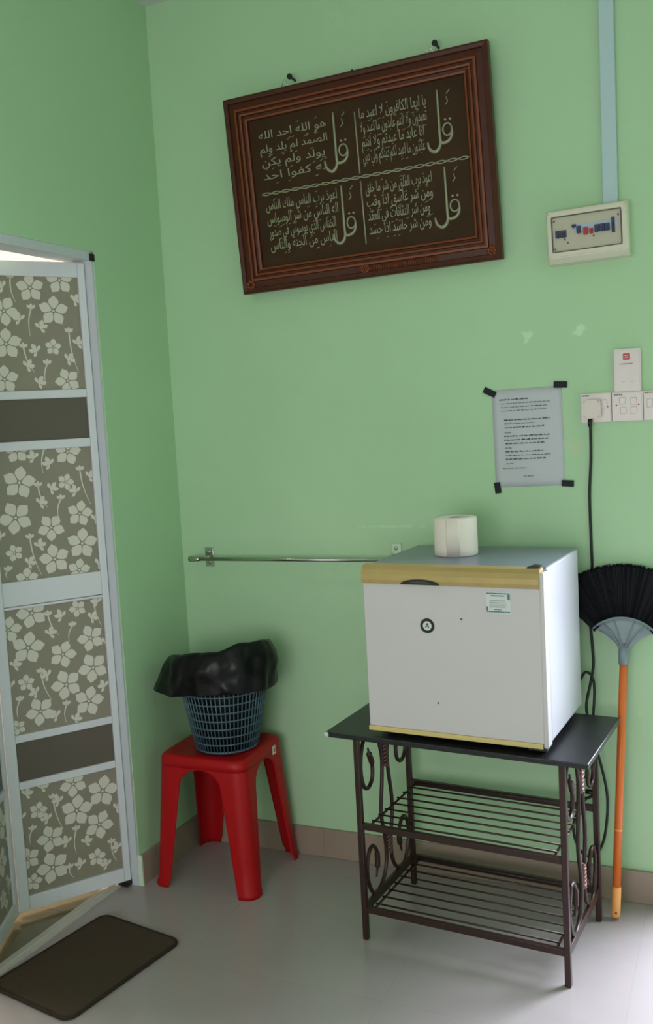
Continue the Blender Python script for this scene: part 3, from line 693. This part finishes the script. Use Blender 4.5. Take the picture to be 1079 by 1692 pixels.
def fdisc(name, x, z, r, m, y, par=dr, n=24):
    b = B(); prism(b, [(x+r*math.cos(2*PI*k/n), z+r*math.sin(2*PI*k/n)) for k in range(n)], (0, y, 0), (1, 0, 0), (0, 0, 1), 0.0010); return obj(name, b, m, par)
sx_, sz_ = 0.190, 0.311
st = fdisc('round_sticker', sx_, sz_, 0.0205, M_black, -0.0001)
fdisc('sticker_centre', sx_, sz_, 0.0125, M_stick, -0.0007, st)
b = B()
for q in ([(-0.006, -0.006), (-0.0035, -0.006), (0.001, 0.006), (-0.001, 0.008)], [(0.0035, -0.006), (0.006, -0.006), (0.002, 0.008), (-0.0005, 0.006)], [(-0.003, -0.002), (0.003, -0.002), (0.003, 0.000), (-0.003, 0.000)]):
    prism(b, [(sx_+p[0], sz_+p[1]) for p in q], (0, -0.0013, 0), (1, 0, 0), (0, 0, 1), 0.0010)
obj('sticker_emblem', b, M_inkb, st)
b = B(); box(b, 0.358, 0.424, -0.0010, 0.0008, 0.354, 0.412); es = obj('energy_sticker', b, M_stick, dr)
rnd = random.Random(5)
for (z, xa, xb, h_) in ((0.4075, 0.360, 0.422, 0.0030), (0.4015, 0.372, 0.408, 0.0028), (0.359, 0.360, 0.422, 0.0030), (0.3645, 0.380, 0.400, 0.0020)):
    b = B(); x = xa
    while x < xb:
        wl_ = rnd.uniform(0.003, 0.007); box(b, x, min(x+wl_, xb), -0.0018, -0.0008, z-h_/2, z+h_/2); x += wl_+0.001
    obj('printed_line', b, M_teal, es)
for q in ((0.416, 0.4225, 0.392, 0.4055), (0.3585, 0.363, 0.3615, 0.372)):
    b = B(); box(b, q[0], q[1], -0.0018, -0.0008, q[2], q[3]); obj('sticker_corner', b, M_teal, es)
b = B()
for z in (0.3885, 0.383, 0.377, 0.372):
    x = 0.368
    while x < 0.410:
        wl_ = rnd.uniform(0.003, 0.006); box(b, x, min(x+wl_, 0.412), -0.0018, -0.0008, z-0.0012, z+0.0012); x += wl_+0.0014
obj('sticker_text', b, mat('grey sticker text', rgb(150, 158, 158), 0.6), es)
fdisc('dark_speck', 0.288, 0.334, 0.0030, M_gasket, -0.0001, dr, 8)
fdisc('dark_speck', 0.212, 0.098, 0.0032, mat('brown speck', rgb(110, 104, 98), 0.6), -0.0001, dr, 8)

# ------------------------------------------------------------------ the fridge's power cord with its plug
cord = thing('power_lead', 'black power lead hanging from the wall socket plug behind broom and table', 'power cord', (1.447, -0.03, 1.506))
b = B(); prism(b, rrect(-0.027, 0.025, -0.027, 0.027, 0.009, 5), (0, 0.018, 0), (1, 0, 0), (0, 0, 1), 0.026)
e = [x for x in b.edges if all(abs(v.co.y+0.008) < 1e-4 for v in x.verts)]
bmesh.ops.bevel(b, geom=e, offset=0.006, segments=3, affect='EDGES')
obj('plug', b, M_switch2, cord)
def wl(p): return (p[0]-1.447, p[1]+0.03, p[2]-1.506)
CP = [(1.440, -0.030, 1.474), (1.440, -0.026, 1.44), (1.437, -0.012, 1.36), (1.430, -0.008, 1.25), (1.431, -0.006, 1.10), (1.431, -0.006, 1.03), (1.421, -0.006, 0.90), (1.427, -0.012, 0.80), (1.431, -0.030, 0.74),
      (1.424, -0.05, 0.69), (1.412, -0.060, 0.62), (1.424, -0.055, 0.54), (1.448, -0.045, 0.44), (1.464, -0.04, 0.33), (1.452, -0.04, 0.21), (1.425, -0.045, 0.155), (1.395, -0.05, 0.15), (1.370, -0.05, 0.185), (1.362, -0.05, 0.24),
      (1.378, -0.05, 0.29), (1.402, -0.05, 0.33), (1.425, -0.05, 0.345), (1.420, -0.052, 0.385), (1.395, -0.055, 0.40), (1.385, -0.055, 0.37), (1.400, -0.058, 0.335), (1.432, -0.058, 0.36), (1.425, -0.06, 0.42), (1.420, -0.062, 0.50),
      (1.432, -0.062, 0.60), (1.436, -0.055, 0.68), (1.428, -0.050, 0.715), (1.410, -0.055, 0.725), (1.394, -0.058, 0.70), (1.375, -0.062, 0.69)]
b = B(); tube(b, smooth_path([wl(p) for p in CP], 6), 0.0042, 8); obj('cable', b, M_rubber, cord)
b = B(); tube(b, [wl((1.402, -0.052, 0.355)), wl((1.432, -0.055, 0.355))], 0.008, 8); obj('cable_tie', b, M_black, cord)
b = B(); tube(b, [wl((1.440, -0.030, 1.478)), wl((1.440, -0.030, 1.455))], 0.0065, 8); obj('strain_relief', b, M_black, cord)

# toilet roll
tr_ = thing('toilet_roll', 'white toilet paper roll standing on top of the fridge', 'toilet paper', (1.083, -0.243, FZ+FH+0.0010))
b = B()
pr = [(0.020, 0.0), (0.060, 0.0), (0.0625, 0.003), (0.0628, 0.02), (0.0622, 0.107), (0.0605, 0.110), (0.020, 0.110)]
lathe(b, pr, 48, cap0=False, cap1=False)
rings_n = 48
b.verts.ensure_lookup_table()
for k in range(48): b.faces.new((b.verts[k], b.verts[(k+1) % 48], b.verts[6*48+(k+1) % 48], b.verts[6*48+k]))
obj('paper_roll', b, M_tissue, tr_)
b = B(); lathe(b, [(0.0195, 0.002), (0.0195, 0.108), (0.0180, 0.108), (0.0180, 0.002)], 24, cap0=False, cap1=False); obj('cardboard_core', b, mat('grey cardboard', rgb(150, 140, 128), 0.9), tr_)
b = B()
aa = [math.radians(-100+i*3) for i in range(13)]
q1 = [b.verts.new((0.0633*math.cos(a), 0.0633*math.sin(a), 0.002)) for a in aa]; q2 = [b.verts.new((0.0633*math.cos(a), 0.0633*math.sin(a), 0.108)) for a in aa]
for i in range(12): b.faces.new((q1[i], q1[i+1], q2[i+1], q2[i])).smooth = True
fl_ = obj('loose_sheet', b, M_tissue, tr_); md = fl_.modifiers.new('thickness', 'SOLIDIFY'); md.thickness = 0.0006

# ------------------------------------------------------------------ broom leaning head up
br = thing('broom', 'black fan broom with orange handle leaning head up on the wall', 'broom')
foot = Vector((1.490, -0.126, 0.004)); neck = Vector((1.5225, -0.050, 0.785)); ax = (neck-foot).normalized()
side = Vector((1, 0.0, 0)); side = (side-ax*side.dot(ax)).normalized(); nrm = side.cross(ax)
b = B(); tube(b, [foot+ax*0.085, foot.lerp(neck, 0.5), neck], 0.0118, 16); obj('handle', b, M_orange, br)
b = B(); tube(b, [foot+ax*0.004, foot+ax*0.012, foot+ax*0.095], 0.0135, 16, radii=[0.0118, 0.0135, 0.0135]); ec = obj('end_cap', b, M_orange2, br)
b = B(); c_ = foot+ax*0.022-nrm*0.0; tube(b, [c_+Vector((0.002, -0.0128, 0)), c_+Vector((0.002, -0.0142, 0))], 0.0036, 10); obj('hanging_hole', b, M_grey_line, ec)
b = B(); tube(b, [foot+ax*0.262, foot+ax*0.268], 0.0122, 16); obj('joint_ring', b, M_orange2, br)
HA = math.radians(49)
apex = neck-ax*0.012
def fan(r, a, t): return apex + ax*(r*math.cos(a)) + side*(r*math.sin(a)) + nrm*t
b = B()   # flared grey holder: a hollow fan shell with ribs
nA = 24
for sgn in (1,):
    lay = []
    for r, th in ((0.020, 0.013), (0.050, 0.014), (0.085, 0.017), (0.110, 0.019), (0.122, 0.019)):
        k = min(1.0, 0.45+ (r-0.02)/0.11*0.55) if r > 0.02 else 0.55
        lay.append([[b.verts.new(fan(r, HA*k*(-1+2*i/nA), s*th*(1-0.55*abs(-1+2*i/nA)**4))) for i in range(nA+1)] for s in (-1, 1)])
    for A_, C_ in zip(lay, lay[1:]):
        for s in (0, 1):
            for i in range(nA): b.faces.new((A_[s][i], A_[s][i+1], C_[s][i+1], C_[s][i])).smooth = True
        for i in (0, nA): b.faces.new((A_[0][i], C_[0][i], C_[1][i], A_[1][i]))
    for lr in (lay[0], lay[-1]):
        for i in range(nA): b.faces.new((lr[0][i], lr[0][i+1], lr[1][i+1], lr[1][i]))
tube(b, [neck-ax*0.030, neck-ax*0.005, neck+ax*0.035], 0.016, 16, radii=[0.0148, 0.0162, 0.0150])
hd = obj('bristle_holder', b, M_greypl, br)
for a in (-0.62, -0.30, 0.30, 0.62):
    b = B(); p = [fan(r, HA*a*(0.6+0.4*(r-0.03)/0.09), 0.0165+0.0015*(r/0.12)) for r in (0.035, 0.06, 0.09, 0.118)]; 
    p = [fan(r, HA*a*(0.6+0.4*(r-0.03)/0.09), (-1)*(-(0.016+0.0035*(r/0.12)))) for r in (0.035, 0.06, 0.09, 0.118)]
    tube(b, p, 0.0022, 6); obj('holder_rib', b, M_greypl, hd)
b = B(); p = [fan(0.1215, HA*(-1+2*i/30), 0.018*(1-0.5*abs(-1+2*i/30)**4)) for i in range(31)]; tube(b, p, 0.0032, 6)
p = [fan(0.112, HA*(-1+2*i/30), 0.0185*(1-0.5*abs(-1+2*i/30)**4)) for i in range(31)]; tube(b, p, 0.0018, 6)
obj('holder_lip', b, M_greypl, hd)
b = B(); rnd = random.Random(9)   # dense bristles
lay = []
for r, th in ((0.112, 0.015), (0.17, 0.016), (0.23, 0.016), (0.270, 0.015)):
    lay.append([[b.verts.new(fan(r, HA*0.985*(-1+2*i/nA), s*th*0.8)) for i in range(nA+1)] for s in (-1, 1)])
for A_, C_ in zip(lay, lay[1:]):
    for s in (0, 1):
        for i in range(nA): b.faces.new((A_[s][i], A_[s][i+1], C_[s][i+1], C_[s][i]))
    for i in (0, nA): b.faces.new((A_[0][i], C_[0][i], C_[1][i], A_[1][i]))
for lr in (lay[0], lay[-1]):
    for i in range(nA): b.faces.new((lr[0][i], lr[0][i+1], lr[1][i+1], lr[1][i]))
for i in range(900):
    a = HA*rnd.uniform(-1, 1); t = rnd.uniform(-0.0155, 0.0155); da = rnd.uniform(-0.02, 0.02); R1 = 0.278+rnd.uniform(-0.006, 0.001)
    tube(b, [fan(0.112, a, t), fan(0.20, a+da*0.4, t*1.02), fan(R1, a+da, t*0.95)], 0.0012, 3)
tag(obj('bristles', b, M_bristle, br), None, None, None, 'stuff')

# ------------------------------------------------------------------ red stool
stl = thing('plastic_stool', 'red plastic stool with four splayed legs in the corner carrying the basket', 'stool', (0.219, -0.190, 0), (0, 0, 0.0))
stl.scale = (1.075, 1.0, 1.0)
SH = 0.446
def ring_pt(half, rad, corner, t):    # corner 0..3; t in -1..1 across the quarter, 0 is the corner's middle
    # quarter goes from the middle of one side to the middle of the next
    st_ = half-rad; arc = rad*PI/2; tot = 2*st_+arc; s = (t+1)/2*tot
    if s < st_: p = (half, s)
    elif s < st_+arc:
        a = (s-st_)/rad; p = (st_+rad*math.cos(a), st_+rad*math.sin(a))
    else: p = (st_-(s-st_-arc), half)
    for _ in range(corner): p = (-p[1], p[0])
    return p
def half_at(z): return 0.148 + (0.1755-0.148)*(1-z/SH)
def leg_shell(corner):
    b = B()
    zs = [0.0, 0.012, 0.03, 0.10, 0.20, 0.30, 0.348, 0.370, 0.384, 0.394, 0.400, 0.404, 0.406, 0.414, 0.418]
    nT = 20; G = []
    for z in zs:
        half = half_at(z) + (0.004 if z < 0.015 else 0); rad = 0.040
        tot = 2*(half-rad)+rad*PI/2
        wleg = 0.046+0.026*(z/0.348 if z < 0.348 else 1)     # half width of the strip along the perimeter
        if z < 0.348: wd = wleg
        elif z < 0.406:
            q = (z-0.348)/0.058; wd = wleg + (tot/2-wleg)*(1-math.sqrt(max(0, 1-q*q)))
        else: wd = tot/2
        f = min(1.0, wd/(tot/2))
        row = []
        for i in range(nT+1):
            p = ring_pt(half, rad, corner, f*(-1+2*i/nT)); row.append((p[0], p[1], z))
        G.append(row)
    V = [[b.verts.new(p) for p in row] for row in G]
    Wv = []
    for row in G:
        Wv.append([b.verts.new((p[0]*(1-0.005/max(0.05, math.hypot(p[0], p[1])))-0.0, p[1]*(1-0.005/max(0.05, math.hypot(p[0], p[1]))), p[2])) for p in row])
    for j in range(len(zs)-1):
        for i in range(nT):
            b.faces.new((V[j][i], V[j][i+1], V[j+1][i+1], V[j+1][i])).smooth = True
            b.faces.new((Wv[j][i], Wv[j+1][i], Wv[j+1][i+1], Wv[j][i+1])).smooth = True
        for i in (0, nT): b.faces.new((V[j][i], V[j+1][i], Wv[j+1][i], Wv[j][i]))
    for j in (0, len(zs)-1):
        for i in range(nT): b.faces.new((V[j][i], V[j][i+1], Wv[j][i+1], Wv[j][i]))
    return b
for c_ in range(4): obj('leg', leg_shell(c_), M_stool, stl)
b = B()
rows = []
for half, z in ((half_at(0.41)-0.003, 0.408), (half_at(0.41)+0.0010, 0.408), (half_at(0.424)+0.0008, 0.424), (half_at(0.432)+0.0002, 0.434), (0.1445, 0.4415), (0.138, 0.4455), (0.120, 0.446), (0.115, 0.444), (0.03, 0.4435)):
    row = []
    for c_ in range(4):
        for i in range(16):
            p = ring_pt(half, min(0.040, half*0.8), c_, -1+2*i/16); row.append(b.verts.new((p[0], p[1], z)))
    rows.append(row)
for A_, C_ in zip(rows, rows[1:]):
    n_ = len(A_)
    for i in range(n_): b.faces.new((A_[i], A_[(i+1) % n_], C_[(i+1) % n_], C_[i])).smooth = True
b.faces.new(rows[-1]); b.faces.new(rows[0][::-1])
seat = obj('seat', b, M_stool, stl)
b = B(); yc = 0.074; xx = half_at(0.410)+0.0016
b2 = [(xx, yc-0.012, 0.398), (xx, yc+0.010, 0.398), (xx-0.0014, yc+0.010, 0.426), (xx-0.0014, yc-0.012, 0.426)]
hexa(b, [Vector(p)-Vector((0.001, 0, 0)) for p in (b2[0], b2[1])] + [Vector(b2[1])+Vector((0.0008, 0, 0)), Vector(b2[0])+Vector((0.0008, 0, 0))] + [Vector(p)-Vector((0.001, 0, 0)) for p in (b2[3], b2[2])] + [Vector(b2[2])+Vector((0.0008, 0, 0)), Vector(b2[3])+Vector((0.0008, 0, 0))])
lb_ = obj('paper_label', b, mat('off white label', rgb(214, 206, 190), 0.7), seat)
b = B(); box(b, xx+0.0006, xx+0.0010, yc-0.005, yc+0.003, 0.405, 0.419); obj('label_mark', b, mat('grey label print', rgb(150, 120, 112), 0.7), lb_)

# ------------------------------------------------------------------ lattice basket and bin bag
bk = thing('lattice_basket', 'dark blue plastic lattice basket lined with a black bag on the red stool', 'basket', (0.248, -0.195, SH), (0, 0, 0))
BR0, BR1, BH = 0.104, 0.150, 0.236
def br_(z): return BR0+(BR1-BR0)*(z/BH)
b = B(); nR = 60
for k in range(nR):
    a = 2*PI*k/nR
    tube(b, [(br_(z)*math.cos(a), br_(z)*math.sin(a), z) for z in (0.004, BH)], 0.0022, 5)
for i in range(9):
    z = 0.006+i*(BH-0.012)/8.0
    tube(b, [((br_(z))*math.cos(2*PI*k/60), (br_(z))*math.sin(2*PI*k/60), z) for k in range(60)], 0.0027, 5, closed=True)
obj('lattice_wall', b, M_basket, bk)
b = B(); lathe(b, [(0.002, 0.0), (BR0-0.004, 0.0), (BR0+0.002, 0.003), (BR0+0.003, 0.010), (BR0-0.002, 0.010), (BR0-0.006, 0.005), (0.002, 0.005)], 60); obj('base', b, M_basket, bk)
b = B(); tube(b, [((BR1+0.002)*math.cos(2*PI*k/60), (BR1+0.002)*math.sin(2*PI*k/60), BH) for k in range(60)], 0.006, 8, closed=True); obj('rim', b, M_basket, bk)

bag = B()
er, ef = Vector((0.917, 0.397, 0)), Vector((0.40, -0.915, 0))      # towards the right and the front as seen from the room
cb = Vector((0.248, -0.195, 0))
def tab(th, vals):     # periodic table at multiples of 30 degrees: 0 right, 90 front, 180 left, 270 back
    n_ = len(vals); f = (th/(2*PI)*n_) % n_; i = int(f); t = f-i; t = t*t*(3-2*t)
    return vals[i]*(1-t)+vals[(i+1) % n_]*t
#            0     30    60    90    120   150   180   210   240   270   300   330
ZTOP = [0.802, 0.817, 0.820, 0.800, 0.792, 0.780, 0.762, 0.745, 0.735, 0.732, 0.742, 0.775]
RTOP = [0.156, 0.152, 0.138, 0.134, 0.138, 0.150, 0.168, 0.156, 0.140, 0.134, 0.132, 0.136]
RMID = [0.184, 0.188, 0.176, 0.170, 0.172, 0.186, 0.204, 0.188, 0.170, 0.162, 0.158, 0.160]
ZBOT = [0.655, 0.655, 0.662, 0.664, 0.660, 0.650, 0.654, 0.652, 0.645, 0.645, 0.650, 0.655]
RBOT = [0.182, 0.182, 0.172, 0.164, 0.168, 0.198, 0.236, 0.200, 0.168, 0.160, 0.160, 0.163]
from mathutils import noise as mn
NT = 96
def bag_ring(fr, fz, amp, lo=0.0, hi=9.0):
    out = []
    for k in range(NT):
        th = 2*PI*k/NT; r = fr(th); z = fz(th)
        d = er*math.cos(th)+ef*math.sin(th)
        q = Vector((math.cos(th)*2.3, math.sin(th)*2.3, z*11))
        nz = mn.noise(q*1.6)+0.6*mn.noise(q*3.7+Vector((3, 1, 7)))+0.35*abs(mn.noise(q*7.1))
        p = cb+d*min(hi, max(lo, r+amp*nz))+Vector((0, 0, z+amp*0.35*mn.noise(q*2.9+Vector((9, 4, 2)))))
        out.append(bag.verts.new(p))
    return out
lerp = lambda a_, b_, t: a_+(b_-a_)*t
RG = []
RG.append(bag_ring(lambda t: 0.060, lambda t: SH+0.010, 0.0))
RG.append(bag_ring(lambda t: 0.082, lambda t: SH+0.014, 0.0))
for f in (0.15, 0.4, 0.7, 0.92): RG.append(bag_ring(lambda t, f=f: br_(BH*f)-0.010, lambda t, f=f: SH+BH*f, 0.0015))
for f in (0.25, 0.55, 0.85): RG.append(bag_ring(lambda t, f=f: lerp(BR1-0.012, tab(t, RTOP)-0.012, f), lambda t, f=f: lerp(SH+BH, tab(t, ZTOP)-0.006, f), 0.006, 0, BR1-0.012 if f < 0.3 else 9))
RG.append(bag_ring(lambda t: tab(t, RTOP)-0.003, lambda t: tab(t, ZTOP), 0.006))
RG.append(bag_ring(lambda t: tab(t, RTOP)+0.006, lambda t: tab(t, ZTOP)-0.001, 0.007))
RG.append(bag_ring(lambda t: tab(t, RTOP)+0.014, lambda t: tab(t, ZTOP)-0.008, 0.008))
for f in (0.10, 0.22, 0.34, 0.46, 0.58, 0.70, 0.82, 0.92, 1.0):
    RG.append(bag_ring(lambda t, f=f: (lerp(tab(t, RTOP)+0.014, tab(t, RMID), math.sin(f/0.5*PI/2)) if f < 0.5 else lerp(tab(t, RMID), tab(t, RBOT), (f-0.5)/0.5)), lambda t, f=f: lerp(tab(t, ZTOP)-0.008, tab(t, ZBOT), f), 0.011 if f < 0.95 else 0.006, BR1+0.014 if f > 0.2 else 0))
for A_, C_ in zip(RG, RG[1:]):
    for i in range(NT): bag.faces.new((A_[i], A_[(i+1) % NT], C_[(i+1) % NT], C_[i])).smooth = True
bag.faces.new(RG[0][::-1])
bo = tag(obj('bin_bag', bag, M_bag), 'crumpled black plastic bin bag turned over the basket rim', 'bag')
sd = bo.modifiers.new('thickness', 'SOLIDIFY'); sd.thickness = 0.0012
ss = bo.modifiers.new('smooth', 'SUBSURF'); ss.levels = 1; ss.render_levels = 1

# ------------------------------------------------------------------ door mat
mt = thing('door_mat', 'dark brown rectangular doormat on the tiles before the bathroom door', 'door mat', (0.113, -0.828, 0.0), (0, 0, -0.182))
ML, MWd = 0.219, 0.165     # half length (y) and half width (x)
# local axes: the mat is nearly square to the room, skewed a little
b = B(); prism(b, rrect(-MWd+0.008, MWd-0.008, -ML+0.008, ML-0.008, 0.024, 6), (0, 0, 0.0002), (1, 0, 0), (0, 1, 0), 0.0085); obj('mat_pile', b, M_mat_p, mt)
b = B(); tube(b, [(x, y, 0.0058) for x, y in rrect(-MWd+0.006, MWd-0.006, -ML+0.006, ML-0.006, 0.028, 6)], 0.0056, 8, closed=True); obj('mat_border', b, M_mat_b, mt)
